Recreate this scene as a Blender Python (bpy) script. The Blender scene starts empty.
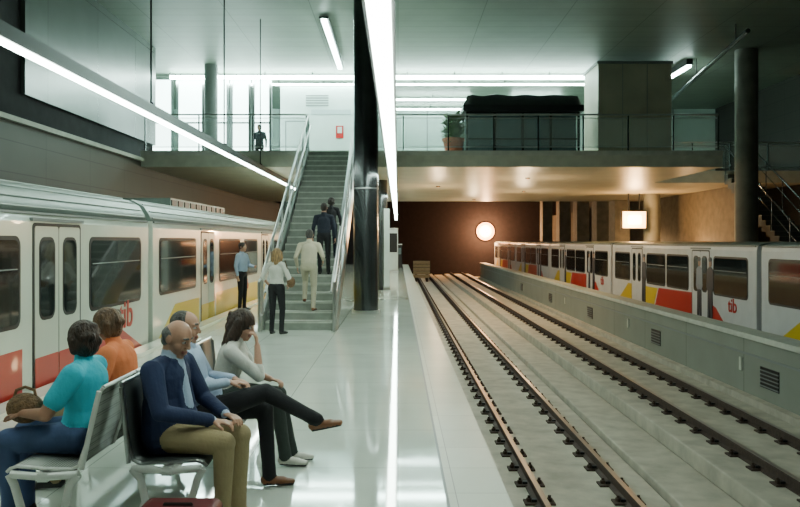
import bpy, bmesh, math, random
import numpy as np
from mathutils import Vector, Matrix, Euler
random.seed(4)
C=bpy.context
COL=C.scene.collection
# ------------------------------------------------------------------ materials
MATS={}
def mat(name,col,rough=.5,metal=0.,noise=0.,nscale=3.,bump=0.,bscale=20.,emis=None,es=0.,coat=0.,trans=0.,stretch=None,alpha=None):
    if name in MATS: return MATS[name]
    m=bpy.data.materials.new(name); m.use_nodes=True
    nt=m.node_tree; b=nt.nodes['Principled BSDF']
    b.inputs['Base Color'].default_value=(*col,1); b.inputs['Roughness'].default_value=rough
    b.inputs['Metallic'].default_value=metal
    b.inputs['Coat Weight'].default_value=coat
    b.inputs['Transmission Weight'].default_value=trans
    if alpha is not None: b.inputs['Alpha'].default_value=alpha
    tc=nt.nodes.new('ShaderNodeTexCoord'); vec=tc.outputs['Object']
    if stretch:
        mp=nt.nodes.new('ShaderNodeMapping'); mp.inputs['Scale'].default_value=stretch
        nt.links.new(vec,mp.inputs['Vector']); vec=mp.outputs['Vector']
    if noise>0:
        n=nt.nodes.new('ShaderNodeTexNoise'); n.inputs['Scale'].default_value=nscale; n.inputs['Detail'].default_value=6
        r=nt.nodes.new('ShaderNodeValToRGB')
        r.color_ramp.elements[0].position=.3; r.color_ramp.elements[1].position=.7
        r.color_ramp.elements[0].color=(*[max(0,c*(1-noise)) for c in col],1)
        r.color_ramp.elements[1].color=(*[min(1,c*(1+noise)) for c in col],1)
        nt.links.new(vec,n.inputs['Vector']); nt.links.new(n.outputs['Fac'],r.inputs['Fac'])
        nt.links.new(r.outputs['Color'],b.inputs['Base Color'])
    if bump>0:
        n2=nt.nodes.new('ShaderNodeTexNoise'); n2.inputs['Scale'].default_value=bscale; n2.inputs['Detail'].default_value=4
        bp=nt.nodes.new('ShaderNodeBump'); bp.inputs['Strength'].default_value=bump; bp.inputs['Distance'].default_value=.02
        nt.links.new(vec,n2.inputs['Vector']); nt.links.new(n2.outputs['Fac'],bp.inputs['Height'])
        nt.links.new(bp.outputs['Normal'],b.inputs['Normal'])
    if emis:
        b.inputs['Emission Color'].default_value=(*emis,1); b.inputs['Emission Strength'].default_value=es
    MATS[name]=m; return m
def tiles(name,c1,c2,mortar,w,h,rough,axes='xy',msize=.004,off=0.,bump=.0,rvar=0):
    m=bpy.data.materials.new(name); m.use_nodes=True; nt=m.node_tree; b=nt.nodes['Principled BSDF']
    tc=nt.nodes.new('ShaderNodeTexCoord'); s=nt.nodes.new('ShaderNodeSeparateXYZ'); cb=nt.nodes.new('ShaderNodeCombineXYZ')
    nt.links.new(tc.outputs['Object'],s.inputs[0])
    nt.links.new(s.outputs['xyz'.index(axes[0])],cb.inputs[0]); nt.links.new(s.outputs['xyz'.index(axes[1])],cb.inputs[1])
    br=nt.nodes.new('ShaderNodeTexBrick'); br.offset=off; br.inputs['Scale'].default_value=1
    br.inputs['Color1'].default_value=(*c1,1); br.inputs['Color2'].default_value=(*c2,1); br.inputs['Mortar'].default_value=(*mortar,1)
    br.inputs['Mortar Size'].default_value=msize; br.inputs['Brick Width'].default_value=w; br.inputs['Row Height'].default_value=h
    br.inputs['Mortar Smooth'].default_value=.2
    nt.links.new(cb.outputs[0],br.inputs['Vector'])
    n=nt.nodes.new('ShaderNodeTexNoise'); n.inputs['Scale'].default_value=1.3; n.inputs['Detail'].default_value=6
    nt.links.new(tc.outputs['Object'],n.inputs['Vector'])
    mx=nt.nodes.new('ShaderNodeMix'); mx.data_type='RGBA'; mx.blend_type='MULTIPLY'; mx.inputs['Factor'].default_value=.3
    rr=nt.nodes.new('ShaderNodeValToRGB'); rr.color_ramp.elements[0].color=(.6,.6,.6,1); rr.color_ramp.elements[1].color=(1,1,1,1)
    rr.color_ramp.elements[0].position=.3; rr.color_ramp.elements[1].position=.65
    nt.links.new(n.outputs['Fac'],rr.inputs['Fac'])
    nt.links.new(br.outputs['Color'],mx.inputs['A']); nt.links.new(rr.outputs['Color'],mx.inputs['B'])
    nt.links.new(mx.outputs['Result'],b.inputs['Base Color'])
    b.inputs['Roughness'].default_value=rough
    if rvar:
        mr=nt.nodes.new('ShaderNodeMapRange'); mr.inputs['To Min'].default_value=rough; mr.inputs['To Max'].default_value=rough+rvar
        nt.links.new(n.outputs['Fac'],mr.inputs['Value']); nt.links.new(mr.outputs['Result'],b.inputs['Roughness'])
        b.inputs['IOR'].default_value=2.0
    return m
floor_m=tiles('platform_tile',(.72,.79,.71),(.69,.76,.68),(.42,.47,.42),1.2,1.2,.025,rvar=.05,msize=.006)
coping_m=tiles('coping_stone',(.50,.52,.44),(.45,.47,.40),(.22,.22,.19),.4,.6,.3)
conc_bed=mat('trackbed_concrete',(.37,.34,.275),.8,noise=.25,nscale=2.2,bump=.25,bscale=9)
conc_pl=mat('plinth_concrete',(.47,.435,.36),.75,noise=.2,nscale=3,bump=.2,bscale=12)
conc_wall=tiles('parapet_concrete',(.25,.27,.235),(.23,.25,.215),(.10,.10,.09),3.0,2.0,.7,axes='yz',msize=.012)
conc_cop=mat('parapet_coping',(.50,.52,.46),.6,noise=.12,nscale=4)
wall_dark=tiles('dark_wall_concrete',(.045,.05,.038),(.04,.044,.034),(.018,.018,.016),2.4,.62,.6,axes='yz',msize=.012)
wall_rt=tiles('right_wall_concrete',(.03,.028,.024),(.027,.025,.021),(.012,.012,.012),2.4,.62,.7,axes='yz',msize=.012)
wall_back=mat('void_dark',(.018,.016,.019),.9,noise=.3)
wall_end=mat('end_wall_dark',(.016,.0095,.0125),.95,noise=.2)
ceil_m=tiles('ceiling_board',(.19,.225,.19),(.175,.21,.175),(.08,.09,.08),2.4,.6,.5,msize=.012)
panel_lt=tiles('upper_panel',(.095,.12,.105),(.09,.11,.10),(.05,.06,.055),3.0,2.0,.25,axes='yz',msize=.01)
soffit=mat('soffit_concrete',(.50,.45,.33),.36,noise=.1,nscale=1.2,bump=.05,bscale=4)
slabface=mat('slab_face',(.52,.53,.44),.6,noise=.12)
steel=mat('stainless_steel',(.5,.52,.52),.28,1.,noise=.06)
steel_dk=mat('dark_steel',(.10,.11,.115),.22,.8,noise=.2,nscale=2)
railtop=mat('rail_steel',(.32,.27,.24),.35,.8)
rust=mat('rusted_steel',(.055,.035,.027),.7,.3,noise=.3,nscale=20)
white_e=mat('tube_light',(1,1,1),.4,emis=(.80,1,.86),es=44)
white_e2=mat('hall_light',(1,1,1),.4,emis=(.70,1,.90),es=66)
white_e3=mat('strip_diffuser',(1,1,1),.4,emis=(.82,1,.87),es=36)
win_e=mat('lit_window',(.8,.9,.9),.3,emis=(.70,1,.92),es=10)
core_e=mat('lamp_core',(1,.9,.7),.4,emis=(1,.85,.6),es=80)
warm_e=mat('warm_glow',(1,.7,.4),.4,emis=(1,.5,.16),es=8)  # glowing disc standing in for lamp glare; also on the added uplights
warm_e3=mat('warm_glow_dim',(.8,.4,.2),.4,emis=(1,.36,.10),es=1.2)  # faint outer ring of the imitated halo; also on the added soffit fixtures
warm_e2=mat('warm_lamp_panel',(1,.8,.5),.4,emis=(1,.50,.15),es=5)
warm_e4=mat('warm_lamp_centre',(1,.8,.5),.4,emis=(1,.70,.35),es=18)
black=mat('black_rubber',(.012,.012,.013),.5)
blackm=mat('black_metal',(.02,.021,.023),.4,.5)
glass_d=mat('tinted_window',(.012,.017,.018),.07,coat=.3)
train_w=mat('train_white',(.68,.73,.63),.25,noise=.03,coat=.3)
train_w2=mat('train_white_cool',(.68,.70,.73),.3,noise=.05,coat=.3)
train_r=mat('train_red',(.52,.03,.022),.28,coat=.3)
train_y=mat('train_yellow',(.72,.52,.03),.28,coat=.3)
train_roof=mat('train_roof',(.15,.20,.18),.4,noise=.1)
train_roof2=mat('train_roof_rib',(.24,.30,.28),.4)
fig_m=mat('printed_figure',(.03,.035,.05),.4); fig_m2=mat('printed_figure_light',(.25,.28,.34),.4); fig_sk=mat('printed_skin',(.35,.2,.14),.4)
door_w=mat('train_door_white',(.60,.63,.54),.3)
hallwall=mat('hall_wall',(.42,.54,.50),.5,noise=.05)
kioskw=mat('kiosk_white',(.58,.68,.66),.4,noise=.04)
brownbox=mat('brown_panel',(.40,.37,.28),.6,noise=.12,nscale=1.2)
red_s=mat('red_sign',(.55,.02,.02),.4)
grey_s=mat('grey_trim',(.2,.22,.22),.5)
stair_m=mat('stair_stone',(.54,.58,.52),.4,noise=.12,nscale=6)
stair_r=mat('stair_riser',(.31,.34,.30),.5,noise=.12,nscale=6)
stair_d=mat('dark_stair_concrete',(.07,.07,.06),.7,noise=.2)
glass_c=mat('clear_glass',(.7,.85,.82),.05,alpha=.13)
terra=mat('terracotta',(.45,.14,.08),.7,noise=.2)
leaf=mat('plant_leaf',(.10,.19,.07),.5,noise=.4,nscale=9)
tarp=mat('black_tarp',(.012,.013,.014),.45,bump=.6,bscale=4)
bluepan=mat('blue_grey_panel',(.09,.14,.16),.35,noise=.15)
alum=mat('cast_aluminium',(.72,.74,.70),.35,.2)
wood=mat('timber',(.34,.23,.12),.75,noise=.3,nscale=6,stretch=(1,6,6))
# ------------------------------------------------------------------ builder
class B:
    def __init__(s): s.v=[];s.f=[];s.m=[];s.sm=[];s.mats=[]
    def mi(s,m):
        if m not in s.mats: s.mats.append(m)
        return s.mats.index(m)
    def add(s,vs,fs,m,smooth=False):
        o=len(s.v); s.v+= [tuple(v) for v in vs]; i=s.mi(m)
        for f in fs: s.f.append([o+k for k in f]); s.m.append(i); s.sm.append(smooth)
    def box(s,x0,x1,y0,y1,z0,z1,m):
        vs=[(x,y,z) for x in (x0,x1) for y in (y0,y1) for z in (z0,z1)]
        s.add(vs,[(0,1,3,2),(4,6,7,5),(0,4,5,1),(2,3,7,6),(0,2,6,4),(1,5,7,3)],m)
    def obox(s,p0,p1,w,h,m,up=Vector((0,0,1))):
        p0=Vector(p0);p1=Vector(p1);d=(p1-p0).normalized()
        u=d.cross(up); 
        if u.length<1e-4:u=Vector((1,0,0))
        u.normalize(); w2=u*w/2; n=u.cross(d).normalized()*h/2
        vs=[p+a*w2+b*n for p in(p0,p1) for a in(-1,1) for b in(-1,1)]
        s.add(vs,[(0,1,3,2),(4,6,7,5),(0,4,5,1),(2,3,7,6),(0,2,6,4),(1,5,7,3)],m)
    def cyl(s,p0,p1,r,m,n=12,r1=None):
        p0=Vector(p0);p1=Vector(p1);r1=r if r1 is None else r1
        d=(p1-p0).normalized(); u=d.cross(Vector((0,0,1)))
        if u.length<1e-3:u=Vector((1,0,0))
        u.normalize();w=d.cross(u)
        vs=[]
        for p,rr in((p0,r),(p1,r1)):
            for k in range(n):
                a=2*math.pi*k/n; vs.append(p+u*math.cos(a)*rr+w*math.sin(a)*rr)
        s.add(vs,[(k,(k+1)%n,n+(k+1)%n,n+k) for k in range(n)],m,True)
        s.add(vs,[tuple(range(n))[::-1],tuple(range(n,2*n))],m)
    def tube(s,pts,r,m,n=8):
        for a,b in zip(pts[:-1],pts[1:]): s.cyl(a,b,r,m,n)
        for p in pts[1:-1]: s.ball(p,r,m,6,8)
    def ball(s,c,r,m,nr=8,n=12,sc=(1,1,1)):
        vs=[];fs=[]
        for i in range(nr+1):
            t=math.pi*i/nr
            for k in range(n):
                a=2*math.pi*k/n
                vs.append((c[0]+r*sc[0]*math.sin(t)*math.cos(a),c[1]+r*sc[1]*math.sin(t)*math.sin(a),c[2]+r*sc[2]*math.cos(t)))
        for i in range(nr):
            for k in range(n): fs.append((i*n+k,(i+1)*n+k,(i+1)*n+(k+1)%n,i*n+(k+1)%n))
        s.add(vs,fs,m,True)
    def prism(s,poly,ax,a0,a1,m,smooth=False,cap=True):
        def P(q,a): return (a,q[0],q[1]) if ax=='x' else ((q[0],a,q[1]) if ax=='y' else (q[0],q[1],a))
        n=len(poly); vs=[P(q,a0) for q in poly]+[P(q,a1) for q in poly]
        s.add(vs,[(k,(k+1)%n,n+(k+1)%n,n+k) for k in range(n)],m,smooth)
        if cap: s.add(vs,[tuple(range(n))[::-1],tuple(range(n,2*n))],m)
    def rr(s,ax,a0,a1,u0,u1,w0,w1,rad,m):
        pts=[]
        for (cx,cy,st) in((u1-rad,w1-rad,0),(u0+rad,w1-rad,90),(u0+rad,w0+rad,180),(u1-rad,w0+rad,270)):
            for k in range(5):
                a=math.radians(st+22.5*k); pts.append((cx+rad*math.cos(a),cy+rad*math.sin(a)))
        s.prism(pts,ax,a0,a1,m)
    def done(s,name,bevel=0,fix=True):
        me=bpy.data.meshes.new(name); me.from_pydata(s.v,[],s.f); me.update()
        for m in s.mats: me.materials.append(m)
        me.polygons.foreach_set('material_index',s.m); me.polygons.foreach_set('use_smooth',s.sm)
        if fix:
            bm=bmesh.new(); bm.from_mesh(me); bmesh.ops.recalc_face_normals(bm,faces=bm.faces); bm.to_mesh(me); bm.free()
        o=bpy.data.objects.new(name,me); COL.objects.link(o)
        if bevel:
            md=o.modifiers.new('bev','BEVEL'); md.width=bevel; md.segments=2; md.limit_method='ANGLE'
        return o
def text(body,loc,rot,size,m,parent,name):
    cu=bpy.data.curves.new(name,'FONT'); cu.body=body; cu.size=size; cu.extrude=.003; cu.offset=.008
    o=bpy.data.objects.new(name,cu); COL.objects.link(o); o.location=loc; o.rotation_euler=rot
    cu.materials.append(m); o.parent=parent; return o

# ------------------------------------------------------------------ shell
CZ=8.2; DK=4.4; SF=3.95; Y0=23.0; YE=70.0
b=B(); b.box(-4.28,.34,-6,58,-.25,0,floor_m); b.box(.34,.76,-6,58,-.25,0.0,coping_m)
b.box(-4.22,.62,-6,57.9,-1.45,-.25,conc_bed)
b.box(.325,.345,-6,58,0,.002,grey_s)
b.box(-4.0,-3.86,-6,58,0.0,.003,mat('tactile_strip',(.62,.64,.5),.5)); b.done('platform')
b=B(); b.box(-9.5,16,-6,YE,-1.65,-1.45,conc_bed)
b.done('floor')
b=B()
b.box(.9,3.05,-6,YE,-1.45,-1.2,conc_pl)
b.box(4.15,6.35,-6,YE,-1.45,-1.2,conc_pl)
b.box(3.25,3.95,-6,YE,-1.45,-1.28,conc_pl)
b.box(-6.8,-4.6,-6,YE,-1.45,-1.2,conc_pl); 
b.done('track_slab',bevel=.02)
def track(name,xc):
    b=B()
    for xr in(xc-.5,xc+.5):
        prof=[(-.065,0),(.065,0),(.065,.012),(.012,.03),(.012,.105),(.034,.115),(.034,.145),(.028,.15),(-.028,.15),(-.034,.145),(-.034,.115),(-.012,.105),(-.012,.03),(-.065,.012)]
        b.prism([(xr+p[0],-1.2+p[1]) for p in prof],'y',-5,YE-.2,rust)
        b.box(xr-.03,xr+.03,-5,YE-.2,-1.05,-1.047,railtop)
        y=-1.0
        while y<62:
            b.box(xr-.17,xr+.17,y-.09,y+.09,-1.2,-1.178,rust)
            for s in(-1,1):
                b.box(xr+s*.06-.03,xr+s*.06+.03,y-.03,y+.03,-1.178,-1.15,blackm)
                if y<40:
                    b.cyl((xr+s*.115,y,-1.178),(xr+s*.115,y,-1.11),.018,rust,6)
                    b.cyl((xr+s*.115,y,-1.178),(xr+s*.115,y,-1.14),.032,rust,6)
                else: b.box(xr+s*.115-.025,xr+s*.115+.025,y-.025,y+.025,-1.178,-1.12,rust)
            y+=.65
    return b.done(name)
track('railway_track',2.09); track('railway_track',5.2); track('railway_track',-5.72)
# right parapet
b=B(); b.box(6.67,7.02,4,63,-1.45,-.1,conc_wall); b.box(6.6,7.08,4,63,-.1,.0,conc_cop); b.box(6.5,6.67,4,63,-1.45,-1.15,conc_pl)
b.box(6.655,6.675,4,63,-.42,-.38,grey_s)
for yy in(13.95,20.1,27,34,42):
    b.box(6.655,6.69,yy-.35,yy+.35,-.92,-.55,blackm)
    for k in range(5): b.box(6.645,6.66,yy-.35,yy+.35,-.9+.07*k,-.88+.07*k,grey_s)
for yy in(15.1,22.5,31): b.box(6.64,6.67,yy-.05,yy+.05,-.75,-.5,conc_cop)
b.done('parapet_wall')
# walls
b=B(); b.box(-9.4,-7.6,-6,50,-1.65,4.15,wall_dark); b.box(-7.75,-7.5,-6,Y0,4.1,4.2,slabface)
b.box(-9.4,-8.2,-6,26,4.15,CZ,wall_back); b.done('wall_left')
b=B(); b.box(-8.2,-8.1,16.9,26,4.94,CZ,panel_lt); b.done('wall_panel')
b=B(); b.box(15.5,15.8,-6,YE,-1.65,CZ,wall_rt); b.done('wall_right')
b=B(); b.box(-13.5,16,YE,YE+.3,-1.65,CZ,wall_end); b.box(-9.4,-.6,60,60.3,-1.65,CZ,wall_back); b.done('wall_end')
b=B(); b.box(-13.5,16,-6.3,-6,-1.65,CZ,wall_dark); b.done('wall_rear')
b=B(); b.box(-13.5,16,-6,43.2,CZ,CZ+.3,ceil_m); b.box(-13.5,16,43.2,YE+.3,CZ,CZ+.3,wall_back)
b.done('ceiling')
# mezzanine
b=B(); b.box(-7.6,9.6,Y0,43,SF,DK,slabface); b.box(-13.5,-7.6,26,43,SF,DK,slabface); b.box(9.6,15.5,29.3,43,SF,DK,slabface)
b.box(-7.6,9.6,Y0+.02,43,SF-.01,SF,soffit); b.box(9.6,15.5,29.3,43,SF-.01,SF,soffit)
b.box(-7.6,9.6,Y0-.05,Y0+.0,DK-.12,DK+.02,conc_cop)
b.done('mezzanine_floor')
b=B(); b.box(-13.5,16,38,38.2,DK,CZ,hallwall)
for k in range(12): b.box(-13+2.4*k,-12.94+2.4*k,37.97,38,DK,CZ,grey_s)
b.done('wall_back'); b=B(); b.box(-13.5,16,42.9,43.2,SF,CZ,wall_back); b.done('wall_closing')
b=B(); b.box(-13.5,-13.2,26,43,SF,CZ,hallwall); b.box(-13.5,-8.2,25.8,26,DK,CZ,hallwall); b.done('wall_hall_side')
# lit windows
b=B()
for x0,x1 in((-9.6,-8.75),(-8.55,-7.55),(-7.35,-6.6),(-6.45,-5.75),(-5.6,-4.95)):
    b.box(x0,x1,30.2,30.24,DK+.1,8.0,win_e)
    for xx in(x0,x1): b.box(xx-.05,xx+.05,30.13,30.25,DK,8.05,steel)
    b.box(x0,x1,30.13,30.25,6.3,6.36,steel)
b.box(-9.7,-4.85,30.15,30.28,8.0,8.1,steel); b.done('window_1')
# kiosk
b=B(); b.box(-4.75,-1.8,31.4,36,DK,8.0,kioskw)
b.box(-4.55,-3.6,31.37,31.4,DK,6.6,grey_s); b.box(-4.5,-3.65,31.35,31.38,DK+.05,6.55,kioskw)
for k in range(5): b.box(-3.72,-2.8,31.36,31.4,7.2+.1*k,7.24+.1*k,grey_s)
b.box(-2.5,-2.2,31.35,31.4,5.9,6.4,red_s); b.box(-2.44,-2.26,31.33,31.36,6.1,6.35,kioskw)
b.box(-3.5,-1.9,31.36,31.4,6.85,7.05,mat('sign_grey',(.42,.5,.52),.4))
k=b.done('service_kiosk')
b=B(); b.cyl((-6.85,28.5,DK),(-6.85,28.5,CZ),.24,grey_s,24); b.done('round_column')
# columns
b=B(); b.cyl((-.78,18.9,0.002),(-.78,18.9,CZ),.30,steel_dk,32); b.cyl((-.78,18.9,0.002),(-.78,18.9,.08),.34,steel,32)
b.cyl((-.78,18.9,3.0),(-.78,18.9,3.04),.305,steel,32); b.done('steel_column')
b=B(); b.cyl((-.62,28,0.002),(-.62,28,SF-.01),.24,steel_dk,24); b.box(-.5,-.3,27.6,27.66,.1,2.9,kioskw); b.box(-.52,-.28,27.58,27.68,0.002,.1,steel); b.done('steel_column')
conc_col=mat('column_concrete',(.14,.14,.115),.6,noise=.15)
b=B(); b.cyl((11.78,26.3,-1.45),(11.78,26.3,CZ),.37,conc_col,32); b.done('concrete_column')
b=B(); b.cyl((11.85,36.3,-1.45),(11.85,36.3,SF-.01),.38,conc_col,32); b.cyl((11.85,36.3,DK),(11.85,36.3,CZ),.38,conc_col,32);b.done('concrete_column')
for yy in(63,56.5,51,46,42.2):
    b=B(); b.box(11.6,12.4,yy-.6,yy+.6,-1.45,SF-.01 if yy<43 else 5,mat('pier_concrete',(.22,.19,.14),.7,noise=.2)); b.done('concrete_pier',bevel=.02)
b=B(); b.box(13.3,13.5,30,69,-1.45,SF-.02,mat('warm_wall',(.09,.07,.045),.7,noise=.3)); b.done('wall_platform_right')
def luminaire(name,x,z,y0,y1,w,h,m,rods,lean=0):
    b=B(); b.box(x-w/2-.03,x+w/2+.03,y0,y1,z,z+h,blackm); b.box(x-w/2,x+w/2,y0,y1,z-.035,z,m)
    for yy in rods: b.cyl((x,yy,z+h),(x,yy,CZ),.016,blackm,6); b.box(x-.05,x+.05,yy-.06,yy+.06,z+h,z+h+.05,blackm)
    return b.done(name)
luminaire('suspended_light',-4.0,3.78,2.0,31.8,.09,.16,white_e,[7.3,12.6,17.9,22.6])
luminaire('suspended_light',-.135,3.4,2.5,59.5,.17,.1,white_e3,[4.6,12,20])
# ceiling lights
b=B(); b.box(-2.17,-2.03,22.0,28.2,CZ-.22,CZ-.16,white_e2); b.box(-2.23,-1.97,22,28.2,CZ-.16,CZ-.1,blackm)
for yy in(22.5,27.5): b.cyl((-2.1,yy,CZ-.1),(-2.1,yy,CZ),.02,blackm)
b.done('ceiling_light')
for (yy,x0,x1,zz,rr_) in((29.7,-8.7,7.6,8.0,.075),(31.2,-6.6,7.9,8.03,.04),(34.4,-.1,3.2,8.0,.04),(34.4,5.0,7.2,8.0,.04),(36.9,-.2,3.3,8.0,.04)):
    b=B(); b.cyl((x0,yy,zz),(x1,yy,zz),rr_,white_e2,8)
    n=int((x1-x0)/2)+1
    for k in range(n+1):
        xx=x0+(x1-x0)*k/n; b.cyl((xx,yy,zz),(xx,yy,CZ),.02,blackm,6)
    b.done('ceiling_tube_light')
b=B(); b.box(10.25,10.37,27.5,30,CZ-.3,CZ-.22,white_e2); b.box(10.2,10.42,27.5,30,CZ-.22,CZ,blackm); b.done('ceiling_light')
# floodlight on the tunnel end wall
b=B(); LX,LY,LZ=7.85,69.8,2.62
b.cyl((LX,LY-.02,LZ),(LX,LY+.19,LZ),.80,warm_e3,32); b.cyl((LX,LY-.05,LZ),(LX,LY-.02,LZ),.56,warm_e,28); b.ball((LX,LY-.15,LZ),.36,core_e,12,20)  # two glowing orange discs imitate the glare halo around the lamp core
b.done('floodlight')
b=B(); b.box(10.3,11.35,35.6,35.7,2.35,3.1,warm_e2); b.rr('y',35.55,35.6,10.5,11.15,2.5,2.95,.1,warm_e4); b.box(10.25,11.4,35.7,35.85,2.3,3.15,blackm)
b.cyl((10.6,35.78,3.15),(10.6,35.78,SF-.01),.03,blackm,6); b.cyl((11.1,35.78,3.15),(11.1,35.78,SF-.01),.03,blackm,6); b.done('lamp_box')
def lamp(name,loc,e,col,r=.25):
    l=bpy.data.lights.new(name,'POINT'); l.energy=e; l.color=col; l.shadow_soft_size=r
    o=bpy.data.objects.new(name,l); COL.objects.link(o); o.location=loc
lamp('floodlight_bulb',(LX-.1,LY-1.3,LZ),2600,(1,.50,.20))  # set off the wall so it throws a halo around the floodlight
lamp('lamp_box_bulb',(10.7,35.1,2.7),420,(1,.58,.24))
for i,(xx,yy) in enumerate(((5.5,34),(1.6,31),(4.0,41.0),(4.5,27))):  # invented ceiling fixtures with floating point lights, added to brighten the soffit
    b=B(); b.cyl((xx,yy,SF-.01),(xx,yy,SF-.04),.09,blackm,16); b.ball((xx,yy,SF-.04),.035,warm_e3,6,12,(1,1,.3)); b.done('fill_fixture')
    lamp('soffit_fill',(xx,yy,SF-1.4),170,(1,.70,.38),.2)
for yy in(28.5,34,40):  # unseen lamps behind the right train, added to warm the soffit
    b=B(); b.box(12.55,12.75,yy-.15,yy+.15,1.05,1.35,blackm); b.box(12.58,12.72,yy-.12,yy+.12,1.35,1.37,warm_e); b.cyl((12.65,yy,-1.45),(12.65,yy,1.05),.04,blackm,8); b.done('fill_uplight')
    lamp('hidden_soffit_fill',(12.65,yy,1.55),90,(1,.60,.26),.1)
# ------------------------------------------------------------------ stairs
def stairs():
    b=B(); x0,x1=-2.62,-1.28; n=26; R=DK/n; T=.3; ys=15.3
    for i in range(n):
        y=ys+i*T; z=(i+1)*R
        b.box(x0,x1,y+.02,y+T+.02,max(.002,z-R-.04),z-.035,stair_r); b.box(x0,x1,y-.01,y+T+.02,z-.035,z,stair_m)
        b.box(x0+.05,x1-.05,y,y+.03,z,z+.003,blackm)
    for xx in(x0-.05,x1+.05):
        b.prism([(ys-.1,0.002),(ys+.3,0.002),(ys+n*T,DK-.45),(ys+n*T,DK+.12),(ys-.1,.28)],'x',xx-.03,xx+.03,steel)
        sl=DK/(n*T)
        def hz(y,h): return (y-ys)*sl+h+.1
        for k in range(6):
            ya=ys+k*1.3; yb=ya+1.25; 
            b.prism([(ya,hz(ya,.12)),(yb,hz(yb,.12)),(yb,hz(yb,.9)),(ya,hz(ya,.9))],'x',xx-.006,xx+.006,glass_c)
            b.obox((xx,ya,hz(ya,-.05)),(xx,ya,hz(ya,.98)),.045,.045,steel)
        b.obox((xx,ys+n*T,DK),(xx,ys+n*T,DK+1.05),.045,.045,steel)
        b.tube([(xx,ys-.35,.002),(xx,ys-.35,.95),(xx,ys,hz(ys,.98)),(xx,ys+n*T,hz(ys+n*T,.98))],.03,steel,10)
        s=.08 if xx<-2 else -.08
        b.tube([(xx+s,ys-.1,.75),(xx+s,ys+n*T,hz(ys+n*T,.72))],.022,steel,8)
        b.tube([(xx,ys,hz(ys,.5)),(xx,ys+n*T,hz(ys+n*T,.5))],.014,steel,8)
    b.prism([(ys+.4,0.002),(ys+.8,0.002),(ys+n*T,DK-.62),(ys+n*T,DK-.42)],'x',x0+.1,x1-.1,stair_r)
    b.done('staircase')
stairs()
def railing(name,x0,x1,y,z):
    b=B(); n=max(1,int((x1-x0)/1.25)); 
    for k in range(n+1):
        xx=x0+(x1-x0)*k/n; b.box(xx-.018,xx+.018,y-.03,y+.03,z,z+1.05,steel_dk)
        if k<n: b.box(xx+.05,xx+(x1-x0)/n-.05,y-.005,y+.005,z+.1,z+.98,glass_c)
    for h in(.12,.98): b.cyl((x0,y,z+h),(x1,y,z+h),.012,steel,6)
    b.cyl((x0,y,z+1.08),(x1,y,z+1.08),.025,steel,8); b.done(name)
railing('guard_railing',-7.5,-2.72,Y0+.08,DK+.02); railing('guard_railing',-1.18,9.5,Y0+.08,DK+.02); railing('guard_railing',9.7,15.4,29.4,DK)
# right stair
b=B(); n=24
for i in range(n):
    z=DK-(i+1)*.18; y=29.3-i*.3
    b.box(12.3,13.25,y-.3,y,z-.35,z,stair_d); b.box(12.3,13.25,y-.32,y,z,z+.03,conc_col)
for xx in(12.3,13.25):
    b.tube([(xx,29.3,DK+.95),(xx,29.3-n*.3,DK+.95-n*.18)],.03,steel_dk)
    b.tube([(xx,29.3,DK+.5),(xx,29.3-n*.3,DK+.5-n*.18)],.015,steel_dk)
    for i in range(0,n+1,4): b.cyl((xx,29.2-i*.3,DK-(i+.3)*.18-.1),(xx,29.2-i*.3,DK+.95-i*.18),.02,steel_dk,6)
b.box(12.25,13.3,21.0,22.1,-1.45,DK-n*.18,stair_d)
b.done('side_staircase')
# hall objects
b=B(); b.box(6.95,9.5,27,29,DK,7.98,brownbox)
for xx in(7.8,8.65): b.box(xx-.01,xx+.01,26.985,27,DK,7.98,grey_s)
b.box(6.9,9.55,26.95,29.05,7.9,8.0,grey_s); b.done('lift_shaft_enclosure',bevel=.01)
b=B()
for xx in(2.35,3.3,4.25,5.2,6.15):
    for yy in(26.5,28.0): b.box(xx-.04,xx+.04,yy-.04,yy+.04,DK,6.4,blackm)
for k in range(4): b.box(2.42+.95*k,3.23+.95*k,26.52,26.55,DK+.2,6.1,bluepan)
for zz in(DK+.15,5.2,6.1): b.box(2.35,6.15,26.46,26.54,zz,zz+.05,blackm)
b.box(2.4,6.1,27.95,28,DK,6.2,bluepan)
N=24; top=[]
for i in range(N+1):
    for j in range(9):
        u=i/N; w=j/8; x=2.2+4.1*u; y=26.3+1.9*w
        e=min(1,min(u,1-u)*14,min(w,1-w)*6+.0)
        z=6.35+.42*(e**.4)+.02*math.sin(9*u*3+w*4)*e+.02*math.sin(25*u)*e
        top.append((x,y,z))
fs=[(i*9+j,(i+1)*9+j,(i+1)*9+j+1,i*9+j+1) for i in range(N) for j in range(8)]
b.add(top,fs,tarp,True); b.box(2.2,6.3,26.3,28.2,6.15,6.36,tarp)
b.done('covered_stall')
PX=1.80
b=B(); 
b.cyl((PX,25.3,DK),(PX,25.3,DK+.65),.24,terra,18,.34); b.cyl((PX,25.3,DK+.6),(PX,25.3,DK+.68),.37,terra,18)
b.cyl((PX,25.3,DK+.5),(PX,25.3,5.5),.03,wood,6)
for k in range(420):
    a=random.uniform(0,6.283); el=random.uniform(-.5,1.3); r=random.uniform(.12,.4)
    base=Vector((PX+.15*math.cos(a),25.3+.15*math.sin(a),5.0+random.random()*.75))
    d=Vector((math.cos(a)*math.cos(el),math.sin(a)*math.cos(el),math.sin(el))); sdv=Vector((-math.sin(a),math.cos(a),0))*.06
    t=base+d*r; mid=base+d*r*.5
    b.add([base,mid+sdv,t,mid-sdv],[(0,1,2,3)],leaf)
b.done('potted_plant',fix=False)
b=B()
for k in range(9): b.box(13.7,13.8,17.5+.9*k,17.58+.9*k,3.3,7.6,blackm)
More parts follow.
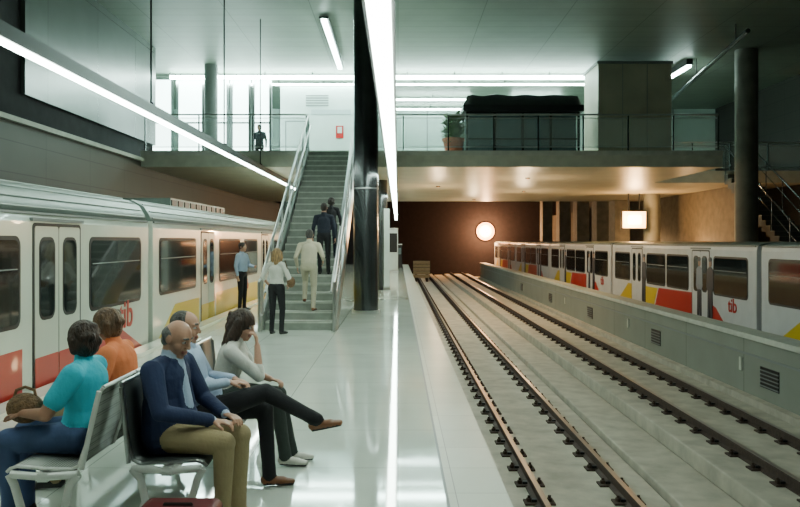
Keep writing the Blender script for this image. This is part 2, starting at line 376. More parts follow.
for k in range(11): b.box(13.68,13.82,17.5,24.8,3.4+.42*k,3.46+.42*k,mat('lattice_slat',(.16,.12,.08),.6))
b.box(13.9,14.0,17.5,24.8,3.3,7.6,mat('screen_back',(.06,.04,.028),.7)); 
for yy in (17.6,24.7): b.box(13.65,13.85,yy-.06,yy+.06,-1.45,CZ-.01,blackm)
b.done('lattice_screen')
b=B(); b.cyl((9.9,22,7.7),(11.2,33,7.4),.07,steel_dk,10); 
for t in(.1,.5,.9): b.cyl((9.9+1.3*t,22+11*t,7.7-.3*t),(9.9+1.3*t,22+11*t,CZ),.02,blackm,6)
b.done('ceiling_pipe')
b=B()
for (x,y,w,h) in((10.3,30.5,.5,1.0),(11.0,30.6,.5,.8),(10.6,31.4,.7,1.5)):
    b.box(x-w/2,x+w/2,y-.3,y+.3,DK,DK+h,brownbox); b.box(x-w/2-.02,x+w/2+.02,y-.32,y+.32,DK+h,DK+h+.05,blackm)
b.done('storage_cabinets')
b=B(); b.box(-.55,.0,44.8,45.3,0.002,2.4,kioskw); b.box(-.5,-.05,44.77,44.8,1.1,2.2,blackm); b.box(-.57,.02,44.75,45.35,2.4,2.5,steel); b.box(-.57,.02,44.75,45.35,0.002,.1,steel); b.done('ticket_machine')
b=B(); b.box(-.25,.25,50,50.5,0.002,1.5,blackm); b.box(-.2,.2,49.97,50,.9,1.3,bluepan); b.box(-.27,.27,49.98,50.52,1.5,1.56,steel); b.done('control_cabinet')
b=B()
for k in range(5): b.box(1.1,2.3,56,56.3,-.9+.25*k,-.69+.25*k,wood)
for xx in(1.3,2.1): b.box(xx-.08,xx+.08,56.3,56.5,-1.2,.3,rust); b.obox((xx,56.5,.1),(xx,58.2,-1.1),.12,.12,rust)
b.done('buffer_stop')
# ------------------------------------------------------------------ trains
def train(name,xs,s,zo,cars,WM,rs=1.):
    b=B(); X=lambda d: xs-s*d
    prof=[(.05,-.9),(0,-.7),(0,1.98),(.03,2.1)]
    roof=[(.03,2.1),(.07,2.22),(.16,2.36),(.34,2.46),(.8,2.53),(1.35,2.55)]
    roof=[(d,2.1+(z-2.1)*rs) for d,z in roof]
    W=2.7
    for c in cars:
        y0,y1=c['y']
        body=[(X(d),z+zo) for d,z in prof]+[(X(W-d),z+zo) for d,z in prof[::-1]]
        b.prism(body,'y',y0,y1,WM)
        rf=[(X(d),z+zo) for d,z in roof]+[(X(W-d),z+zo) for d,z in roof[::-1][1:]]
        b.prism(rf,'y',y0,y1,train_roof,True)
        if rs==1.:
            for (d,z) in((.045,2.16),(.1,2.28),(.22,2.4),(.42,2.48)): b.cyl((X(d),y0+.1,z+zo),(X(d),y1-.1,z+zo),.014,train_roof2,6)
        b.box(min(X(-.012),X(.02)),max(X(-.012),X(.02)),y0+.05,y1-.05,2.07+zo,2.1+zo,grey_s)
        def plate(d,u0,u1,w0,w1,rad,m):
            a=sorted((X(.02),X(-d))); b.rr('x',a[0],a[1],u0,u1,w0+zo,w1+zo,rad,m)
        def poly(pts,d,m):
            a=sorted((X(.02),X(-d))); b.prism([(p[0],p[1]+zo) for p in pts],'x',a[0],a[1],m)
        for pts,m in c.get('str',[]): poly(pts,.004,m)
        for w in c['win']:
            u0,u1=w; plate(.008,u0-.05,u1+.05,.75,1.81,.12,black); plate(.014,u0,u1,.8,1.76,.1,glass_d)
            plate(.018,u0+.04,u1-.04,1.42,1.435,.005,grey_s)
        for dd in c['door']:
            u0,u1=dd; m_=(u0+u1)/2; dm=c.get('dm',door_w)
            plate(.006,u0-.05,u1+.05,-.12,1.97,.06,black)
            for a,e in((u0,m_-.012),(m_+.012,u1)):
                plate(.012,a,e,-.1,1.93,.04,dm); plate(.016,a+.1,e-.1,.78,1.8,.13,black); plate(.02,a+.13,e-.13,.82,1.76,.11,glass_d)
                if c.get('dstr'): plate(.014,a,e,-.09,.34,.02,c['dstr'])
            plate(.03,u0-.1,u1+.1,1.99,2.03,.01,grey_s)
        for (fy,fm) in c.get('fig',[]):   # life-size printed passengers
            k=fy; D=.022
            poly([(k-.16,0.02),(k-.02,.02),(k,.7),(k+.03,.02),(k+.17,.02),(k+.15,.85),(k-.15,.85)],D,fig_m)
            poly([(k-.15,.83),(k+.15,.83),(k+.24,.95),(k+.2,1.42),(k+.07,1.5),(k-.07,1.5),(k-.2,1.42),(k-.24,.95)],D,fm)
            plate(D,k-.08,k+.08,1.5,1.74,.079,fig_sk); plate(D+.003,k-.085,k+.085,1.64,1.77,.06,fig_m)
        a=sorted((X(.1),X(W-.1))); b.box(a[0],a[1],y1,y1+.22,-.7+zo,2.1+zo,black)
        for yb in(y0+2.3,y1-2.3):
            for w in(-.9,.9):
                for dx in(.85,1.85): b.cyl((X(dx-.05),yb+w,-.94),(X(dx+.05),yb+w,-.94) ,.1,rust,12)
            a=sorted((X(.7),X(2.0))); b.box(a[0],a[1],yb-1.2,yb+1.2,-.98,-.85,blackm)
        if c.get('eq'):
            u0,u1=c['eq']; a=sorted((X(.45),X(2.2))); b.box(a[0],a[1],u0,u1,2.45+zo,2.66+zo,train_roof)
            n=int((u1-u0)/.5)
            for k in range(n): a2=sorted((X(.43),X(.46))); b.box(a2[0],a2[1],u0+.06+.5*k,u0+.42+.5*k,2.5+zo,2.62+zo,blackm)
    return b.done(name)
carsL=[dict(y=(-3,13.55),win=[(-1.5,1),(1.6,4),(6.2,8.9),(11.0,13.1)],door=[(4.4,5.6),(9.3,10.6)],
   str=[([(-2.9,-.1),(9.0,-.1),(9.0,.50),(-2.9,.44)],train_r),([(10.9,-.1),(13.4,-.1),(11.9,.50),(10.9,.50)],train_r)],dstr=train_r),
 dict(y=(13.8,29.5),win=[(14.2,16.7),(18.95,21.4),(22,24),(26.6,28.8)],door=[(17.2,18.4),(24.8,26.0)],eq=(16.4,21.5),dstr=train_y,
   str=[([(14.0,-.1),(17.0,-.1),(17.0,.52),(15.2,.52)],train_y),([(18.6,-.1),(24.5,-.1),(24.5,.52),(18.6,.52)],train_y)]),
 dict(y=(29.8,45),win=[(31,33),(34,36),(39,41)],door=[(37,38.2)],str=[([(30,-.1),(44,-.1),(44,.5),(30,.5)],train_r)])]
tl=train('commuter_train',-4.35,1,0,carsL,train_w)
text('tib',(-4.342,12.1,.38),Euler((math.radians(90),0,math.radians(90))),.62,train_r,tl,'lettering_1')
text('tib',(-4.342,22.2,.38),Euler((math.radians(90),0,math.radians(90))),.4,train_r,tl,'lettering_2')
carsR=[]
for k,ys in enumerate((5.9,18.65,31.4,44.1,56.8)):
    L=12.5
    carsR.append(dict(y=(ys,ys+L),win=[(ys+.5,ys+2.5),(ys+4.4,ys+6.2),(ys+6.4,ys+8.2),(ys+10.2,ys+12.1)],door=[(ys+2.85,ys+4.05),(ys+8.75,ys+9.9)],dm=train_w2,
       fig=[(ys+2.75,fig_m),(ys+3.5,fig_m2),(ys+8.5,fig_m)],
       str=[([(ys+1.8,.02),(ys+2.8,.02),(ys+2.8,.5),(ys+2.4,.42)],train_r),([(ys+4.1,.02),(ys+7.4,.02),(ys+7.0,.68),(ys+4.1,.72)],train_r),([(ys+7.5,.02),(ys+11.6,.02),(ys+10.4,.66),(ys+7.1,.66)],train_y)]))
tr=train('commuter_train',8.6,-1,-.47,carsR,train_w2,.22)
for k,ys in enumerate((5.9,18.65,31.4)):
    text('tib',(8.59,ys+1.6,-.08),Euler((math.radians(90),0,math.radians(-90))),.5,train_r,tr,'lettering_%d'%(k+3))
b=B(); b.box(7.6,11.3,-6,YE,-1.45,-1.4,conc_bed)
for xx in(9.45,10.45): b.box(xx-.03,xx+.03,-5,YE-.2,-1.4,-1.06,rust)
b.done('railway_track_siding')
# ------------------------------------------------------------------ bench
perf=bpy.data.materials.new('perforated_steel'); perf.use_nodes=True
nt=perf.node_tree; bs=nt.nodes['Principled BSDF']; bs.inputs['Metallic'].default_value=.2; bs.inputs['Roughness'].default_value=.4
tc=nt.nodes.new('ShaderNodeTexCoord'); vo=nt.nodes.new('ShaderNodeTexVoronoi'); vo.inputs['Scale'].default_value=60; vo.inputs['Randomness'].default_value=0
rp=nt.nodes.new('ShaderNodeValToRGB'); rp.color_ramp.elements[0].color=(.05,.05,.05,1); rp.color_ramp.elements[1].color=(.30,.32,.29,1)
rp.color_ramp.elements[0].position=.28; rp.color_ramp.elements[1].position=.34
nt.links.new(tc.outputs['Object'],vo.inputs['Vector']); nt.links.new(vo.outputs['Distance'],rp.inputs['Fac']); nt.links.new(rp.outputs['Color'],bs.inputs['Base Color'])
def bench(name,xf,xb,s,y0,n,pm,rec=.105,em=None):
    b=B(); w=.56; em=em or alum
    D=abs(xf-xb)
    prof=[]
    for (d,z) in((0,.415),(-.02,.435),(-.06,.448),(-D*.5,.435),(-D*.85,.43),(-D*.95,.45),(-D-.0,.52),(-D-rec*.3,.62),(-D-rec*.6,.78),(-D-rec*.85,.88),(-D-rec,.905)):
        prof.append((xf+s*d,z))
    for k in range(n):
        ya=y0+k*w+.015; yb=y0+(k+1)*w-.015
        vs=[];N=len(prof)
        for (x,z) in prof: vs+=[(x,ya,z),(x,yb,z),(x,yb,z-.012),(x,ya,z-.012)]
        fs=[]
        for i in range(N-1):
            a=4*i; c=4*i+4
            fs+=[(a,a+1,c+1,c),(a+2,a+3,c+3,c+2),(a+3,a,c,c+3),(a+1,a+2,c+2,c+1)]
        fs+=[(0,3,2,1),(4*N-4,4*N-3,4*N-2,4*N-1)]
        b.add(vs,fs,pm,True)
        for yy in(ya,yb): b.tube([(p[0],yy,p[1]-.006) for p in prof],.011,em,6)
        b.cyl((prof[-1][0],ya,.9),(prof[-1][0],yb,.9),.012,em,8)
    xm=xf-s*D*.5
    b.box(xm-.03,xm+.03,y0-.02,y0+n*w+.02,.36,.41,alum)
    for k in(0,n):
        yy=y0+k*w
        b.tube([(xf-s*.03,yy,.40),(xm,yy,.385),(xb+s*.02,yy,.40)],.024,alum)
        b.tube([(xf-s*.02,yy,.40),(xf-s*.05,yy,.34),(xf-s*.09,yy,.2),(xf-s*.04,yy,.02)],.024,alum)
        b.tube([(xb+s*.02,yy,.40),(xb+s*.07,yy,.34),(xb+s*.1,yy,.2),(xb+s*.03,yy,.02)],.024,alum)
        for xx in(xf-s*.04,xb+s*.03): b.cyl((xx,yy,0.002),(xx,yy,.025),.032,alum,10)
        b.tube([(xb,yy,.43),(xb-s*rec*.3,yy,.6),(xb-s*rec*.85,yy,.88)],.016,em)
    return b.done(name)
bench('platform_bench',-1.14,-1.6,1,4.62,4,mat('bench_dark',(.11,.12,.12),.35,.5),.05,steel)
bench('platform_bench',-2.27,-1.83,-1,4.50,4,perf,.12)
# ------------------------------------------------------------------ people
def V(*a): return np.array(a if len(a)>1 else a[0],float)
def nz(v): return v/ (np.linalg.norm(v)+1e-9)
class Body:
    def __init__(s): s.p=[]
    def seg(s,p0,p1,r0,r1,lab,side=None,flat=1.,flat1=None,bias=0):
        p0=V(p0);p1=V(p1); d=nz(p1-p0)
        u=V(0,1,0.) if side is None else V(side)
        u=u-d*u.dot(d)
        if np.linalg.norm(u)<1e-3: u=V(1,0,0)-d*d[0]
        u=nz(u); w=np.cross(d,u)
        s.p.append(('s',p0,p1,d,u,w,r0,r1,flat,flat if flat1 is None else flat1,lab,bias))
    def ell(s,c,r,lab,F=None,bias=0):
        F=np.eye(3) if F is None else F
        s.p.append(('e',V(c),V(r),F,lab,bias))
    def mesh(s):
        vs=[];fs=[]
        for q in s.p:
            o=len(vs)
            if q[0]=='s':
                _,p0,p1,d,u,w,r0,r1,f0,f1,lab,bi=q; n=18; rings=[]
                for k in range(6):
                    a=math.radians(-88+88*k/5); rings.append((p0+d*min(r0,r0*f0)*math.sin(a),r0*math.cos(a),f0))
                L=np.linalg.norm(p1-p0); m=max(1,int(L/.04))
                for k in range(1,m): t=k/m; rings.append((p0+(p1-p0)*t,r0+(r1-r0)*t,f0+(f1-f0)*t))
                for k in range(6):
                    a=math.radians(88*k/5); rings.append((p1+d*min(r1,r1*f1)*math.sin(a),r1*math.cos(a),f1))
            else:
                _,c,r,F,lab,bi=q; n=20; rings=[]; 
                for k in range(13):
                    a=math.radians(-88+176*k/12); rings.append((c+F[2]*r[2]*math.sin(a),math.cos(a),None))
            for (cc,rr,fl) in rings:
                for k in range(n):
                    a=2*math.pi*k/n
                    if fl is None: vs.append(cc+F[0]*r[0]*rr*math.cos(a)+F[1]*r[1]*rr*math.sin(a))
                    else: vs.append(cc+u*rr*math.cos(a)+w*rr*fl*math.sin(a))
            N=len(rings)
            for i in range(N-1):
                for k in range(n): fs.append((o+i*n+k,o+i*n+(k+1)%n,o+(i+1)*n+(k+1)%n,o+(i+1)*n+k))
            fs.append(tuple(o+k for k in range(n))[::-1]); fs.append(tuple(o+(N-1)*n+k for k in range(n)))
        return vs,fs
    def label(s,P):
        best=np.full(len(P),1e9); lab=np.zeros(len(P),int)
        for q in s.p:
            if q[0]=='s':
                _,p0,p1,d,u,w,r0,r1,f0,f1,lb,bi=q; L=np.linalg.norm(p1-p0)+1e-9
                t=np.clip((P-p0)@d/L,0,1); c=p0+np.outer(t,p1-p0); v=P-c
                a=r0+(r1-r0)*t; f=f0+(f1-f0)*t; bb=a*f; mn=np.minimum(a,bb)
                k=np.sqrt((v@u/a)**2+(v@w/bb)**2+(v@d/mn)**2); D=(k-1)*mn
            else:
                _,c,r,F,lb,bi=q; v=(P-c)@F.T; k=np.sqrt(((v/r)**2).sum(1)); 
                g=np.sqrt(((v/r**2)**2).sum(1))+1e-9; D=k*(k-1)/g
            D=D-bi; m=D<best; best[m]=D[m]; lab[m]=lb
        return lab
skinL=lambda n,c: mat('skin_'+n,c,.5,noise=.06,nscale=14)
SK1=skinL('light',(.50,.27,.18)); SK2=skinL('tan',(.40,.20,.125))
LIP=mat('lips',(.33,.11,.09),.45); EYEW=mat('eye_white',(.6,.58,.54),.25); EYED=mat('eye_dark',(.02,.015,.012),.2)
def cloth(n,c,nn=.1): return mat('cloth_'+n,c,.85,noise=nn,nscale=5,bump=1.,bscale=9,stretch=(1,1,.7))
def hairm(n,c): return mat('hair_'+n,c,.55,noise=.5,nscale=30,bump=1.,bscale=60,stretch=(1,1,.3))
SEAT=dict(pel=(0,0,.555),wai=(-.01,0,.72),che=(0,0,.89),nek=(.01,0,1.01),hed=(.03,0,1.14),sw=.175,
  elL=(.08,.25,.72),elR=(.08,-.25,.72),wrL=(.3,.1,.655),wrR=(.3,-.1,.655),
  hdL=(.9,-.3,-.15),hdR=(.9,.3,-.15),hnL=(0,-.1,-1),hnR=(0,.1,-1),
  knL=(.43,.11,.53),knR=(.43,-.11,.53),anL=(.42,.11,.087),anR=(.42,-.11,.087),ftL=(1,.15,0),ftR=(1,-.15,0),look=(0,-8),hz=.545)
STAND=dict(pel=(0,0,.95),wai=(.01,0,1.1),che=(.0,0,1.29),nek=(-.01,0,1.44),hed=(.02,0,1.60),sw=.185,
  elL=(-.03,.25,1.12),elR=(-.03,-.25,1.12),wrL=(.04,.27,.88),wrR=(.04,-.27,.88),
  hdL=(.1,0,-1),hdR=(.1,0,-1),hnL=(0,-1,0),hnR=(0,1,0),
  knL=(.02,.1,.5),knR=(.02,-.1,.5),anL=(0,.11,.087),anR=(0,-.11,.087),ftL=(1,.2,0),ftR=(1,-.2,0),look=(0,0),hz=.92)
def person(name,loc,yaw,base,over,o,vox=.0075,S=1.,z0=0.):
    J=dict(base); J.update(over); J={k:(V(v) if isinstance(v,tuple) else v) for k,v in J.items()}
    fem=o.get('fem',False); fat=o.get('fat',1.)
    M=[o['skin'],o['top'],o['bot'],o['shoe'],o['hair'],LIP,EYEW,EYED,o.get('inner',o['top']),black]
    SKN,TOP,BOT,SHO,HAI,LP,EW,ED,INN,SOL=range(10)
    b=Body(); Y=nz(V(math.sin(math.radians(-o.get('twist',0))),math.cos(math.radians(o.get('twist',0))),0))
    up=nz(J['nek']-J['pel'])
    w=(.92 if fem else 1.)*fat
    fw0=nz(np.cross(Y,up))
    b.seg(J['pel']+V(0,0,.02),J['pel']*.55+J['wai']*.45,.165*fat*(1.03 if fem else .98),.155*w,BOT,Y,.74)
    b.seg(J['pel']*.45+J['wai']*.55+V(0,0,.0),J['wai'],.166*w,.148*w+(0 if fem else .01),TOP,Y,.76)
    if o.get('jacket'): b.seg(J['pel']+V(0,0,-.01),J['wai'],.188*w,.17*w,TOP,Y,.78)
    b.seg(J['wai'],J['che'],.15*w+(0 if fem else .01),.168*w,TOP,Y,.74)
    up2=nz(J['nek']-J['che'])
    b.seg(J['che'],J['nek']-up2*.055,.168*w,.12*w,TOP,Y,.70,.62)
    b.seg(J['che']+up2*.04,J['nek']+up2*.005,.11*w,.062,TOP,Y,.8,.95)
    if o.get('belly'): b.ell(J['wai']*.6+J['pel']*.4+fw0*.07,(.11,.14,.12),TOP)
    if fem:
        for s in(-1,1): b.ell(J['che']+fw0*.09+Y*s*.07-up*.01,(.06,.062,.06),TOP)
    else: b.ell(J['che']+fw0*.045+up*.01,(.08,.145*w,.09),TOP)
    for s,k in((1,'L'),(-1,'R')):
        sp=J['nek']-up2*.06+Y*s*J['sw']*w
        b.seg(J['nek']-up2*.03+Y*s*.05,sp-Y*s*.01,.052,.06*fat,TOP)
        el=J['el'+k]; wr=J['wr'+k]
        slv=o.get('sleeve','long'); jk=.006 if o.get('jacket') else 0
        if slv=='long':
            b.seg(sp,el,.060*fat+jk,.047+jk,TOP); wd=nz(wr-el); b.seg(el,wr-wd*.02,.046+jk,.034+jk,TOP); b.seg(wr-wd*.06,wr+wd*.01,.024,.023,SKN,flat=.85)
            if o.get('jacket'): b.seg(wr-wd*.02,wr-wd*.003,.032,.031,INN)
        elif slv=='roll':
            m=el*.75+wr*.25; b.seg(sp,el,.058,.046,TOP); b.seg(el,m,.046,.042,TOP); b.seg(el,wr,.038,.024,SKN)
        else:
            m=sp*.35+el*.65; b.seg(sp,m,.062*fat,.058*fat,TOP); b.seg(sp,el,.046*fat,.038*fat,SKN); b.seg(el,wr,.038*fat,.024,SKN)
        d=nz(J['hd'+k]); n=J['hn'+k]; n=nz(n-d*n.dot(d)); t=np.cross(d,n)*( 1 if k=='L' else -1); t=nz(t)
        hs=.92 if fem else 1.
        P=lambda a,bb,c: wr+(d*a+t*bb+n*c)*hs
        b.seg(P(.015,0,0),P(.075,.002,0),.027*hs,.038*hs,SKN,t,.42,.36)
        cu=o.get('curl',28)
        for off,ln in((-.030,.060),(-.010,.074),(.010,.080),(.029,.072)):
            q=P(.078,off,0); a=math.radians(cu*.5)
            for j,fr in enumerate((.45,.32,.23)):
                q2=q+(d*math.cos(a)+n*math.sin(a)+t*off*1.2)*ln*fr*hs
                b.seg(q,q2,.0088-.0006*j,.0085-.0008*j,SKN); q=q2; a+=math.radians(cu)
        q=P(.025,.024,.004); q2=q+(d*.62+t*.62+n*.25)*.042*hs; q3=q2+(d*.85+t*.2+n*.35)*.03*hs
        b.seg(q,q2,.013,.0105,SKN); b.seg(q2,q3,.0103,.0088,SKN)
        hip=V(J['pel'][0],0,J['hz'])+Y*s*.088*fat
        kn=J['kn'+k]; an=J['an'+k]; cd=nz(an-kn)
        b.seg(hip,kn,.092*fat,.064*fat,BOT); b.seg(kn,an-cd*.02,.061*fat,.047,BOT); b.seg(an-cd*.06,an+cd*.01,.05,.05,BOT); b.seg(kn,an+cd*.03,.04,.033,SKN if fem else SHO)
        b.ell(kn+V(0,0,0),(.063*fat,.062*fat,.063*fat),BOT)
        f=nz(J['ft'+k]); dn=cd-f*cd.dot(f); dn=nz(dn); sd=np.cross(f,dn)
        b.seg(an-f*.03+dn*.042,an+f*.10+dn*.05,.034,.036,SHO,sd,.95,.8)
        b.seg(an+f*.09+dn*.052,an+f*.165+dn*.058,.038,.03,SHO,sd,.72,.62)
        b.seg(an+dn*.01,an+dn*.035+f*.02,.036,.036,SHO)
        b.seg(an-f*.035+dn*.072,an+f*.165+dn*.074,.032,.034,SOL,sd,.28,.28)
    b.seg(V(J['pel'][0],.05,J['hz']),V(J['pel'][0],-.05,J['hz']),.1,.1,BOT)
    hc=J['hed']; yw,pt=[math.radians(a) for a in J['look']]
    F=V(math.cos(pt)*math.cos(yw),math.cos(pt)*math.sin(yw),math.sin(pt)); Lh=V(-math.sin(yw),math.cos(yw),0)
    ro=math.radians(o.get('roll',0)); U0=np.cross(F,Lh); L2=Lh*math.cos(ro)+U0*math.sin(ro); U=np.cross(F,L2)
    FR=np.array([F,L2,U]); hs=.93 if fem else .97
    H=lambda x,y,z: hc+(F*x+L2*y+U*z)*hs
    E=lambda c,r,lab,bias=0: b.ell(H(*c),V(*r)*hs,lab,FR,bias)
    nr=.048 if fem else .058
    b.seg(J['nek']-up2*.03,H(-.02,0,-.06),nr*1.06,nr*.98,SKN)
    nd=nz(H(-.02,0,-.06)-J['nek'])
    b.seg(J['nek']-nd*.01,J['nek']+nd*.028,.07 if not fem else .06,.063 if not fem else .054,INN if o.get('jacket') else TOP)
    if o.get('jacket'):
        c0=J['nek']+fw0*.055-up*.02; c1=J['wai']+fw0*.135
        b.seg(c0,c1,.036,.048,INN,Y,.95,.8)
        for s in(-1,1): b.seg(c0+Y*s*.052,c1+Y*s*.066,.022,.024,TOP,Y,.9)
        for s in(-1,1): b.seg(J['nek']+Y*s*.055-fw0*.04,c0+Y*s*.05,.02,.022,TOP)
    E((0,0,.022),(.096,.075,.094),SKN); E((.02,0,-.045),(.070,.058,.066),SKN); E((.056,0,-.098),(.028,.03,.022),SKN)
    E((.045,.032,-.03),(.04,.034,.036),SKN);E((.045,-.032,-.03),(.04,.034,.036),SKN)
    b.seg(H(.088,0,.018),H(.108,0,-.026),.009*hs,.012*hs,SKN); 
    for s in(-1,1):
        b.ell(H(.098,.012*s,-.03),V(.011,.009,.008)*hs,SKN,FR)
        b.seg(H(.086,.014*s,.030),H(.074,.046*s,.027),.011*hs,.009*hs,SKN)
        b.seg(H(.0965,.016*s,.034),H(.085,.047*s,.033),.0045*hs,.0035*hs,HAI,bias=.001)
        E((.0775,.031*s,.008),(.014,.0145,.0115),EW); E((.0885,.031*s,.008),(.0048,.0062,.0062),ED,.0005)
        b.seg(H(.088,.017*s,.019),H(.078,.045*s,.018),.0055*hs,.005*hs,SKN)
        if not o.get('hidear'): E((-.008,.078*s,-.002),(.02,.010,.031),SKN)
    b.seg(H(.086,.020,-.064),H(.086,-.020,-.064),.0085*hs,.0085*hs,LP); E((.083,0,-.078),(.014,.022,.008),SKN)
    st=o['style']
    if st=='short':
        E((-.014,0,.034),(.104,.085,.100),HAI); E((-.05,0,-.015),(.057,.076,.07),HAI)
    elif st=='bald':
        E((-.030,0,.012),(.080,.086,.066),HAI); E((-.05,0,-.03),(.052,.07,.05),HAI)
    elif st=='recede':
        E((-.030,0,.030),(.092,.084,.092),HAI); E((-.05,0,-.02),(.056,.075,.065),HAI)
    elif st=='bob':
        E((-.016,0,.038),(.112,.096,.105),HAI); E((-.045,0,-.025),(.078,.09,.085),HAI)
        for s in(-1,1): b.seg(H(-.01,.075*s,.02),H(-.02,.075*s,-.06),.035,.028,HAI)
        rs=random.Random(7)
        for k in range(16):
            a=rs.uniform(-2.2,2.2); e=rs.uniform(-.6,1.1); b.ell(H(-.03-.092*math.cos(a)*math.cos(e),.084*math.sin(a)*math.cos(e),.02+.09*math.sin(e)),(.028,.028,.03),HAI)
    elif st=='long':
        v=o.get('vol',0)
        E((-.018,0,.036),(.106+v*.7,.092+v,.104+v*.5),HAI)
        b.seg(H(-.06,0,.02),H(-.085,0,-.13),.085+v,.075+v,HAI,L2,.6); b.seg(H(-.085,0,-.12),H(-.085,0,-.22),.078+v,.05,HAI,L2,.5,.4)
        for s in(-1,1):
            b.seg(H(.0,.078*s,.04),H(-.02,.09*s,-.08),.034+v*.6,.038+v,HAI); b.seg(H(-.02,.09*s,-.07),H(-.03,.085*s,-.17),.038+v,.022,HAI)
        if v:
            rs=random.Random(3)
            for k in range(34):
                a=rs.uniform(-1.8,1.8); b.ell(H(-.03-.095*math.cos(a),.10*math.sin(a),rs.uniform(-.2,.08)),(.022,.022,.034),HAI)
    vs,fs=b.mesh()
    me=bpy.data.meshes.new(name); me.from_pydata([tuple(v) for v in vs],[],fs)
    ob=bpy.data.objects.new(name,me); COL.objects.link(ob)
    m=ob.modifiers.new('r','REMESH'); m.mode='VOXEL'; m.voxel_size=vox
    m=ob.modifiers.new('s','SMOOTH'); m.factor=.5; m.iterations=2
    dg=C.evaluated_depsgraph_get(); ev=ob.evaluated_get(dg)
    me2=bpy.data.meshes.new_from_object(ev); ob.modifiers.clear(); ob.data=me2; me2.name=name
    me2.materials.clear()
    for mm in M: me2.materials.append(mm)
    n=len(me2.polygons); P=np.empty(n*3); me2.polygons.foreach_get('center',P); P=P.reshape(-1,3)
    me2.polygons.foreach_set('material_index',b.label(P).astype(np.int32)); me2.polygons.foreach_set('use_smooth',[True]*n)
    bpy.data.meshes.remove(me)
    ob.matrix_world=Matrix.Translation((loc[0],loc[1],z0))@Matrix.Rotation(math.radians(yaw),4,'Z')@Matrix.Scale(S,4)
    return ob
navy=cloth('navy',(.018,.030,.085)); khaki=cloth('khaki',(.36,.28,.15)); paleb=cloth('pale_blue',(.40,.50,.66)); blk=cloth('black',(.012,.012,.015))
wht=cloth('white',(.64,.64,.58)); turq=cloth('turquoise',(.02,.45,.58)); jean=cloth('denim',(.06,.10,.22),.25); orng=cloth('orange',(.80,.22,.08)); cream=cloth('cream',(.58,.53,.40))
dgreen=cloth('dark_green',(.03,.04,.035)); dblue=cloth('dark_blue',(.015,.02,.035))
brs=mat('brown_leather',(.20,.07,.025),.4); blks=mat('black_leather',(.015,.015,.015),.35); whs=mat('white_leather',(.6,.58,.52),.45)
hg=hairm('grey',(.13,.125,.12)); hg2=hairm('dark_grey',(.07,.065,.06)); hdk=hairm('dark',(.02,.014,.011)); hbr=hairm('brown',(.035,.018,.011)); hbl=hairm('blond',(.30,.18,.08)); hlb=hairm('light_brown',(.13,.07,.035))
person('seated_man',(-1.44,4.90),-14,SEAT,dict(che=(-.02,0,.9),nek=(.01,0,1.015),hed=(.055,0,1.14),wrR=(.33,-.07,.655),elR=(.1,-.27,.73),wrL=(.34,.08,.665),elL=(.1,.26,.72),look=(-8,-20)),
  dict(skin=SK1,top=navy,bot=khaki,shoe=brs,hair=hg,style='bald',inner=paleb,jacket=True,belly=True,fat=1.10),vox=.0058)
person('seated_man',(-1.38,5.50),0,SEAT,dict(wai=(-.07,0,.71),che=(-.11,0,.88),nek=(-.12,0,1.01),hed=(-.12,0,1.14),elR=(-.03,-.27,.75),elL=(-.03,.27,.75),wrR=(.2,-.1,.77),wrL=(.2,.09,.76),
   hdR=(.8,.5,-.1),hdL=(.8,-.5,-.15),knR=(.45,-.05,.69),anR=(.80,-.04,.50),ftR=(.93,-.02,.2),knL=(.42,.10,.54),anL=(.46,.06,.087),look=(-6,-4)),
  dict(skin=SK1,top=paleb,bot=blk,shoe=brs,hair=hg2,style='recede',belly=True),vox=.0065)
person('seated_woman',(-1.37,6.12),0,SEAT,dict(wai=(.02,0,.7),che=(.07,0,.85),nek=(.10,0,.96),hed=(.15,0,1.085),elR=(.30,-.13,.71),wrR=(.27,-.04,.93),hdR=(-.15,.1,1),hnR=(-1,.1,0),elL=(.2,.2,.68),wrL=(.36,.03,.66),
   knR=(.42,-.07,.54),knL=(.42,.08,.53),anL=(.52,.07,.087),anR=(.49,-.06,.087),look=(-14,-14)),
  dict(skin=SK1,top=wht,bot=dgreen,shoe=whs,hair=hbr,style='long',fem=True,sleeve='roll',hidear=True,curl=45,vol=.011))
person('seated_woman',(-1.96,4.88),180,SEAT,dict(wai=(.0,0,.71),che=(.0,0,.88),nek=(.01,0,1.0),hed=(.02,0,1.125),elL=(.13,.27,.72),wrL=(.33,.14,.70),elR=(.13,-.27,.72),wrR=(.33,-.1,.7),look=(-35,-6)),
  dict(skin=SK2,top=turq,bot=jean,shoe=blks,hair=hbr,style='bob',fem=True,fat=1.14,sleeve='short',hidear=True))
person('seated_woman',(-2.0,5.62),180,SEAT,dict(che=(.02,0,.89),nek=(.05,0,1.01),hed=(.11,0,1.14),look=(10,-5)),
  dict(skin=SK2,top=orng,bot=khaki,shoe=blks,hair=hlb,style='bob',fem=True,fat=1.1,sleeve='short',hidear=True))
c=.012
person('standing_man',(-3.95,19.7),-20,STAND,dict(elL=(.05,.27,1.12),wrL=(.27,.15,1.1),hdL=(.8,-.5,.1)),dict(skin=SK1,top=paleb,bot=blk,shoe=blks,hair=hdk,style='short'),c,1.0)
person('standing_woman',(-2.28,14.6),70,STAND,dict(elR=(-.03,-.3,1.12),wrR=(.12,-.2,1.02),elL=(-.05,.3,1.14),wrL=(.06,.2,.98),sw=.175,knR=(.06,-.1,.5),look=(25,0)),dict(skin=SK1,top=wht,bot=blk,shoe=blks,hair=hbl,style='long',fem=True,sleeve='roll'),c,.94)
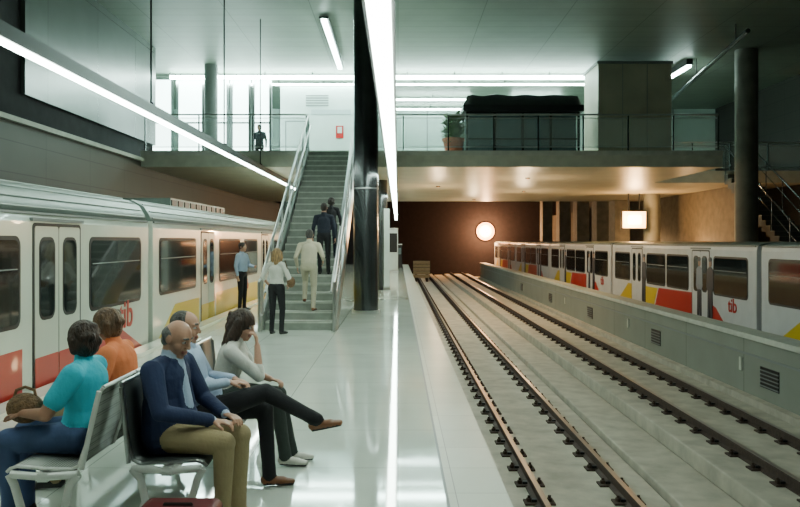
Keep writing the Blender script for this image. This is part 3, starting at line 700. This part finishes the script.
person('climbing_man',(-1.8,15.72),90,STAND,dict(pel=(-.02,0,.93),wai=(.01,0,1.08),che=(.05,0,1.27),nek=(.08,0,1.41),hed=(.13,0,1.56),knL=(.22,.1,.62),anL=(.10,.1,.262),knR=(.02,-.1,.5),anR=(-.12,-.1,.092),elR=(.05,-.28,1.12),wrR=(.25,-.27,1.05),elL=(-.03,.27,1.1),wrL=(.1,.25,.9),hz=.9),
  dict(skin=SK1,top=cream,bot=cloth('beige',(.50,.46,.34)),shoe=brs,hair=hg2,style='short'),c,.98,.340)
person('climbing_man',(-1.62,17.0),90,STAND,dict(anL=(.05,.1,.087)),dict(skin=SK1,top=dblue,bot=blk,shoe=blks,hair=hdk,style='short'),c,.91,1.018)
person('climbing_woman',(-1.50,17.5),100,STAND,{},dict(skin=SK1,top=blk,bot=dblue,shoe=blks,hair=hdk,style='bob',fem=True,hidear=True),c,.80,1.357)
person('standing_man',(-5.2,29.2),-100,STAND,{},dict(skin=SK2,top=dblue,bot=blk,shoe=blks,hair=hdk,style='short'),.016,1.,DK+.005)
# bags
weave=mat('woven_bag',(.20,.11,.05),.7,noise=.4,nscale=40,bump=.8,bscale=80)
b=B(); b.ball((-2.30,4.80,.72),.1,weave,10,16,(1.15,.75,.95)); b.tube([(-2.37,4.8,.78),(-2.355,4.8,.83),(-2.3,4.8,.85),(-2.245,4.8,.83),(-2.23,4.8,.78)],.009,weave); b.done('handbag')
b=B(); b.ball((-2.0,14.55,.98),.13,weave,10,14,(.6,1,.8)); b.tube([(-2.02,14.5,1.05),(-2.08,14.5,1.3),(-2.12,14.58,1.38)],.008,weave); b.done('shoulder_bag')
rb=mat('dark_red_leather',(.11,.012,.015),.45,noise=.2)
b=B(); b.rr('y',4.12,4.36,-1.42,-.98,0.02,.31,.05,rb); b.tube([(-1.28,4.24,.29),(-1.27,4.24,.315),(-1.13,4.24,.315),(-1.12,4.24,.29)],.012,blks); b.box(-1.4,-1.0,4.118,4.122,.2,.215,steel)
b.box(-1.38,-1.34,4.15,4.33,0.002,.03,blks); b.box(-1.06,-1.02,4.15,4.33,0.002,.03,blks); b.done('suitcase',bevel=.01)
# ------------------------------------------------------------------ world & camera
w=bpy.data.worlds.new('World'); C.scene.world=w; w.use_nodes=True
w.node_tree.nodes['Background'].inputs[0].default_value=(.5,.65,.60,1); w.node_tree.nodes['Background'].inputs[1].default_value=.05
cam=bpy.data.cameras.new('Camera'); co=bpy.data.objects.new('Camera',cam); COL.objects.link(co)
co.location=(0,0,1.75); co.rotation_euler=(math.radians(90),0,0); cam.lens=35.0; cam.sensor_width=36; cam.shift_x=.0025; cam.shift_y=-.0156
cam.clip_start=.05; cam.clip_end=300
C.scene.camera=co
